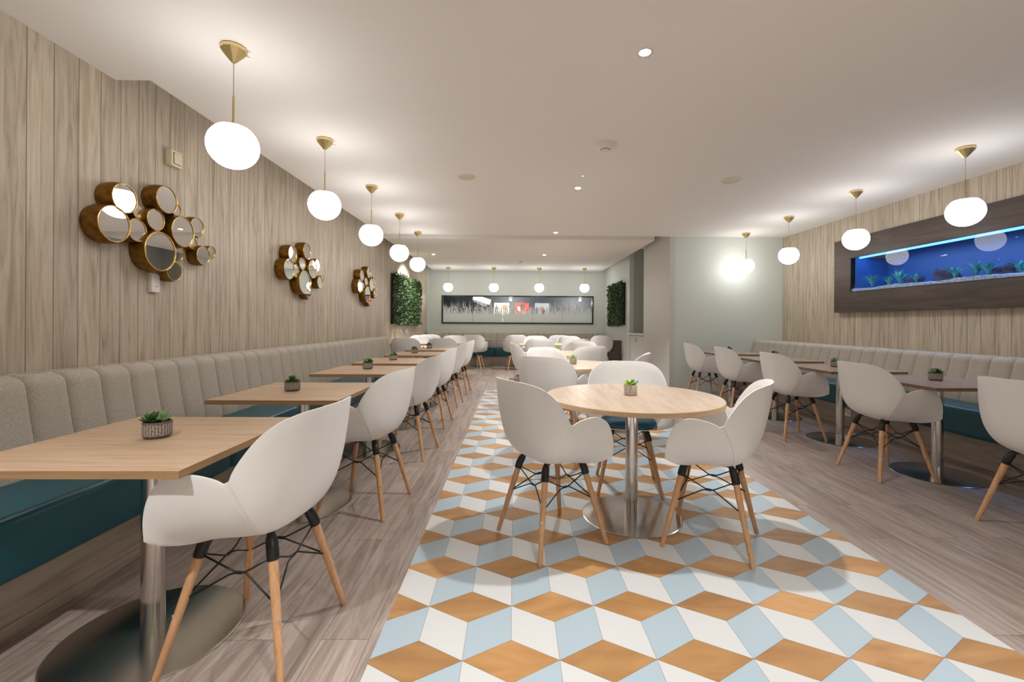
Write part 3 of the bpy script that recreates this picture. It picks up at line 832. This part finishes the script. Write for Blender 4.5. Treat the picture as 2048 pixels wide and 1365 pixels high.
# bubble mirrors: (dy, dz, radius, stand-off) from the measured first cluster
CL = [(362, 470, 117), (278, 675, 147), (475, 580, 60), (460, 725, 92), (700, 482, 108), (775, 565, 50), (610, 642, 87), (830, 740, 122),
      (943, 705, 78), (650, 897, 158), (797, 915, 54), (905, 833, 48), (760, 1055, 80), (992, 930, 76), (1058, 905, 49)]
def cluster():
    t = thing('bubble_mirror', '', 'mirror')
    out = []
    for cx, cy, ry in CL:
        st = .105 if ry > 100 else (.085 if ry > 70 else .055)
        X = XL + st; u = 160 + cx / 4.013 - 1028; u = u + .006 * (280 + cy / 4.013 - 646)
        D = X / u * 880
        v = 280 + cy / 4.013 - 646 - .006 * u; z = 1.2 - v * D / 880
        out.append((D + .0166 * -X, z, ry / 4.013 * D / 880, st))
    y0, z0 = out[9][0], out[9][1]
    for y, z, r, st in out:
        b = nb(); seg = 40; rings = []
        for rr, d in ((r * 1.0, 0.0), (r * 1.07, st * .25), (r * 1.09, st * .5), (r * 1.05, st * .85), (r * 1.0, st)):
            rings.append([b.verts.new((d, y - y0 + rr * math.cos(2 * PI * i / seg), z - z0 + rr * math.sin(2 * PI * i / seg))) for i in range(seg)])
        for A, B in zip(rings, rings[1:]):
            for i in range(seg): b.faces.new((A[i], A[(i + 1) % seg], B[(i + 1) % seg], B[i]))
        bmesh.ops.recalc_face_normals(b, faces=b.faces)
        ring = obj('ring', b, M['bronze'], t, smooth=True)
        b = nb(); rings = []
        for rr, d in ((r * 1.0, st), (r * .985, st + .003), (r * .95, st + .002), (r * .94, st - .004)):
            rings.append([b.verts.new((d, y - y0 + rr * math.cos(2 * PI * i / seg), z - z0 + rr * math.sin(2 * PI * i / seg))) for i in range(seg)])
        for A, B in zip(rings, rings[1:]):
            for i in range(seg): b.faces.new((A[i], A[(i + 1) % seg], B[(i + 1) % seg], B[i]))
        bmesh.ops.recalc_face_normals(b, faces=b.faces)
        obj('lip', b, M['bronzelip'], ring, smooth=True)
        b = nb(); b.faces.new([b.verts.new((st - .003, y - y0 + r * .945 * math.cos(2 * PI * i / seg), z - z0 + r * .945 * math.sin(2 * PI * i / seg))) for i in range(seg)])
        obj('mirror_disc', b, M['mirror'], ring)
    return t, y0, z0
c1, y0, z0 = cluster()
gm = 'clusters of round brass mirrors on the left wall'
for k, (yy, zz, w_) in enumerate(((y0, z0, 'nearest and largest in view'), (5.20, 1.66, 'the middle one'), (7.42, 1.66, 'the farthest one'))):
    o = c1 if k == 0 else copy_tree(c1)
    o.location = (XL, yy, zz); o['label'] = 'cluster of round brass mirrors on the left wall, ' + w_; o['group'] = gm

# green walls
def green(x, sgn, y0, y1, z0, z1, label, seed):
    rnd = random.Random(seed)
    t = thing('green_wall_panel', label, 'plant', (x, (y0 + y1) / 2, (z0 + z1) / 2))
    hy, hz = (y1 - y0) / 2, (z1 - z0) / 2
    obj('backing', bx(min(0, sgn * .05), max(0, sgn * .05), -hy + .03, hy - .03, -hz + .03, hz - .03), M['backing'], t)
    for mi, (mat, n) in enumerate((('leaf', 3200), ('leaf2', 1500))):
        b = nb()
        for _ in range(n):
            c = Vector((sgn * rnd.uniform(.04, .11), rnd.uniform(-hy, hy), rnd.uniform(-hz, hz)))
            d = Vector((sgn * rnd.uniform(.1, 1), rnd.uniform(-1, 1), rnd.uniform(-.9, 1))).normalized()
            s = d.cross(Vector((rnd.uniform(-1, 1), rnd.uniform(-1, 1), rnd.uniform(-1, 1)))).normalized()
            L = rnd.uniform(.03, .065); W = L * .28
            if rnd.random() < .03: L *= 1.8
            up = d.cross(s) * W * .4
            v = [b.verts.new(c), b.verts.new(c + d * L * .5 + s * W + up), b.verts.new(c + d * L), b.verts.new(c + d * L * .5 - s * W + up), b.verts.new(c + d * L * .55)]
            b.faces.new((v[0], v[1], v[4])); b.faces.new((v[1], v[2], v[4])); b.faces.new((v[2], v[3], v[4])); b.faces.new((v[3], v[0], v[4]))
        o = obj('foliage', b, M[mat], t)
        o['kind'] = 'stuff'
green(XL, 1, 9.15, 11.7, 1.13, 2.24, 'thick rectangular panel of green foliage on the left wall of the far bay', 1)
green(XS, -1, 10.8, 12.4, 1.14, 2.24, 'thick rectangular panel of dark green foliage on the right side wall of the far bay', 2)

# ------------------------------------------------------------------ aquarium on the right wall
AY0, AY1, AZ0, AZ1 = 2.45, 6.08, 1.65, 2.14
t = thing('aquarium', 'long wall aquarium glowing blue in a dark walnut surround', 'aquarium', (XR, 0, 0))
fy0, fy1, fz0, fz1 = 2.15, 6.38, 1.375, 2.41
b = bx(-.075, .0, fy0, fy1, AZ1, fz1); box(b, -.075, .0, fy0, fy1, fz0, AZ0); box(b, -.075, .0, fy0, AY0, AZ0, AZ1); box(b, -.075, .0, AY1, fy1, AZ0, AZ1)
obj('surround', b, M['walnut'], t)
b = bx(-.07, .5, AY0, AY1, AZ0 - .02, AZ0); box(b, 0, .5, AY0, AY1, AZ1 + .06, AZ1 + .08); box(b, .45, .47, AY0, AY1, AZ0, AZ1 + .06)
box(b, -.07, .45, AY0 - .02, AY0, AZ0, AZ1); box(b, -.07, .45, AY1, AY1 + .02, AZ0, AZ1); box(b, -.07, 0, AY0, AY1, AZ1, AZ1 + .01)
obj('tank_lining', b, M['tank'], t)
b = nb(); q = .012
for a in ((AY0, AY1, AZ0, AZ0 + q), (AY0, AY1, AZ1 - q, AZ1), (AY0, AY0 + q, AZ0, AZ1), (AY1 - q, AY1, AZ0, AZ1)): box(b, -.074, -.060, *a)
obj('gasket', b, M['black'], t)
b = nb(); b.faces.new([b.verts.new(v) for v in ((-.064, AY0 + .01, AZ0 + .01), (-.064, AY0 + .01, AZ1 - .01), (-.064, AY1 - .01, AZ1 - .01), (-.064, AY1 - .01, AZ0 + .01))])
obj('glass_pane', b, M['glass'], t)
obj('light_tube', tube(nb(), [(.03, AY0 + .05, AZ1 - .01), (.03, AY1 - .05, AZ1 - .01)], .014, 12), M['blueled'], t, smooth=True)
L = bpy.data.lights.new('tank_light', 'AREA'); L.shape = 'RECTANGLE'; L.size = .05; L.size_y = AY1 - AY0 - .12; L.energy = 7; L.color = (.07, .38, 1.0)
lo = bpy.data.objects.new('tank_light', L); C.objects.link(lo); lo.parent = t; lo.location = (.10, (AY0 + AY1) / 2, AZ1 + .03)
rnd = random.Random(5)
b = nb(); NX, NY = 8, 120; V = []
for i in range(NX + 1):
    V.append([b.verts.new((XR - .055 + i * .5 / NX, AY0 + .005 + (AY1 - AY0 - .01) * j / NY, AZ0 + .045 + .012 * math.sin(j * .21 + i) + .008 * rnd.random())) for j in range(NY + 1)])
for i in range(NX):
    for j in range(NY): b.faces.new((V[i][j], V[i + 1][j], V[i + 1][j + 1], V[i][j + 1]))
# front skirt of the bed so that it has depth behind the glass
for j in range(NY):
    a, c = V[0][j], V[0][j + 1]
    b.faces.new((a, c, b.verts.new((c.co.x, c.co.y, AZ0)), b.verts.new((a.co.x, a.co.y, AZ0))))
tag(obj('gravel_bed', b, M['gravel']), 'bed of bluish gravel on the aquarium bottom', 'gravel', kind='stuff')
def rock(y, s, label):
    b = nb(); bmesh.ops.create_icosphere(b, subdivisions=3, radius=1)
    r = random.Random(int(y * 100)); ph = [r.uniform(0, 6) for _ in range(6)]
    for v in b.verts:
        k = 1 + .22 * math.sin(v.co.x * 4 + ph[0]) + .2 * math.sin(v.co.y * 5 + ph[1]) + .16 * math.sin(v.co.z * 7 + ph[2]) + .1 * math.sin(v.co.y * 13 + ph[3])
        v.co = Vector((v.co.x * k * .6, v.co.y * k * 1.3, v.co.z * k * .8)) * s
    tag(obj('rock', b, M['rock'], smooth=True, loc=(XR + .18, y, AZ0 + .05 + s * .3)), label, 'rock', 'dark rocks in the aquarium')
rock(5.35, .10, 'long dark rock in the aquarium near its left end')
rock(4.95, .13, 'tall dark rock in the aquarium below the left globe reflection')
rock(4.35, .09, 'dark rounded rock in the middle of the aquarium')
rock(3.75, .12, 'dark rock in the aquarium behind the bright spiky plant')
rock(3.1, .11, 'dark rock toward the right end of the aquarium')
def weed(y, x, h, n, label, seed):
    r = random.Random(seed); b = nb()
    h *= 1.35
    for k in range(n):
        a = r.uniform(0, 2 * PI); sp = r.uniform(.2, 1) * h * .7; hh = h * r.uniform(.6, 1)
        pts = [Vector((0, 0, 0)) + Vector((math.cos(a) * sp * q * q, math.sin(a) * sp * q * q, hh * (q - .25 * q ** 3))) for q in (0, .25, .5, .75, 1)]
        s = Vector((-math.sin(a), math.cos(a), 0)); pr = None
        for q, p in zip((.4, .8, 1, .7, .05), pts):
            cur = (b.verts.new(p - s * .010 * q), b.verts.new(p + s * .010 * q))
            if pr: b.faces.new((pr[0], pr[1], cur[1], cur[0]))
            pr = cur
    tag(obj('water_plant', b, M['weed'], loc=(XR + x, y, AZ0 + .05)), label, 'plant', 'water plants in the aquarium')
for i, (y, x, h, n, w_) in enumerate(((5.85, .05, .19, 14, 'at its left end'), (5.5, .12, .22, 22, 'between the left end and the long rock'), (4.75, .06, .17, 26, 'beside the tall rock'),
        (4.45, .10, .16, 22, 'left of the middle rock'), (4.05, .08, .18, 20, 'in the middle'), (3.72, .03, .26, 20, 'bright and spiky, right of the middle'), (3.3, .1, .2, 20, 'right of the spiky one'), (2.8, .06, .22, 20, 'near its right end'),
        (5.68, .14, .15, 24, 'low, at the back near the left end'), (5.2, .05, .13, 22, 'low, in front of the long rock'), (4.6, .14, .2, 26, 'at the back, left of the middle'), (4.2, .15, .15, 24, 'low, behind the middle rock'), (3.5, .14, .17, 24, 'at the back, right of the spiky one'))):
    weed(y, x, h, n, 'water plant in the aquarium, ' + w_, i)
def fish(y, z, x, s, label):
    t = thing('fish', label, 'fish', (XR + x, y, z), 0, 'small fish in the aquarium')
    b = nb(); lathe(b, [(0, -1), (.10, -.8), (.2, -.3), (.22, .1), (.12, .7), (.03, 1)], 12); 
    for v in b.verts: v.co = Vector((v.co.x * .5, v.co.z, v.co.y)) * s
    bmesh.ops.recalc_face_normals(b, faces=b.faces)
    obj('body', b, M['fish'], t, smooth=True)
    b = nb(); vs = [b.verts.new(v) for v in ((0, .95 * s, 0), (0, 1.4 * s, .25 * s), (0, 1.3 * s, 0), (0, 1.4 * s, -.25 * s))]
    b.faces.new(vs[:3]); b.faces.new((vs[0], vs[2], vs[3])); obj('tail', b, M['fish'], t)
fish(4.82, 1.98, .02, .035, 'thin pale fish right of the left globe reflection')
fish(3.95, 1.86, .03, .034, 'small fish above the middle of the gravel')
fish(3.66, 1.93, .03, .030, 'small fish over the bright spiky plant')
fish(3.78, 2.06, .06, .028, 'small fish high in the tank near the right globe reflection')

# ------------------------------------------------------------------ things beyond the far window
def picture(x0, x1, z0, z1, mat, blobs, label):
    t = thing('framed_print', label, 'picture', ((x0 + x1) / 2, 16.09, (z0 + z1) / 2))
    w_, h_ = (x1 - x0) / 2, (z1 - z0) / 2
    obj('panel', bx(-w_, w_, -.03, 0, -h_, h_), M[mat], t)
    for (cx, cz, rx, rz, mt) in blobs:
        b = nb(); bmesh.ops.create_circle(b, cap_ends=True, segments=20, radius=1)
        for v in b.verts: v.co = Vector((cx + v.co.x * rx * (1 + .2 * math.sin(3 * v.co.y + cx * 9)), -.032, cz + v.co.y * rz))
        obj('print_shape', b, M[mt], t)
picture(-.74, -.18, 1.0, 1.92, 'picW', [(.12, .3, .09, .1, 'orange'), (0, -.1, .05, .12, 'ink')], 'pale print with a small orange shape seen through the window, left')
picture(.04, .54, 1.1, 1.92, 'picR', [(0, .25, .08, .12, 'ink'), (-.1, .2, .1, .08, 'picW'), (.1, -.05, .1, .12, 'picW')], 'bright red print seen through the window, in the middle')
picture(.76, 1.28, 1.0, 1.92, 'picB', [(0, .2, .08, .12, 'orange'), (.05, .1, .05, .14, 'ink')], 'pale blue print with an orange shape seen through the window, right')
t = thing('tube_lamp', 'pale tilted cylinder lamp seen high through the far window', 'lamp', (-1.10, 15.2, 2.0))
obj('shade', tube(nb(), [(-.30, 0, .09), (.28, 0, -.10)], .095, 24), M['shade'], t, smooth=True, sharp=40)
obj('cord', tube(nb(), [(0, 0, 0), (0, 0, .99)], .004, 6), M['black'], t)
for x, w_ in ((-.12, 'above the red print'), (2.28, 'at the right end of the window')):
    t = thing('wall_spotlight', 'small bright lamp seen through the far window, ' + w_, 'lamp', (x, 15.2, 2.0))
    b = nb(); lathe(b, [(0, -.04), (.03, -.035), (.045, 0), (.03, .035), (0, .04)], 16); obj('bulb', b, M['lamp'], t, smooth=True)
    obj('cord', tube(nb(), [(0, 0, .03), (0, 0, .99)], .004, 6), M['black'], t)
    L = bpy.data.lights.new('bulb_light', 'POINT'); L.energy = 40; L.color = (1, .9, .8); L.shadow_soft_size = .05
    lo = bpy.data.objects.new('bulb_light', L); C.objects.link(lo); lo.parent = t; lo.location = (0, .0, -.10)
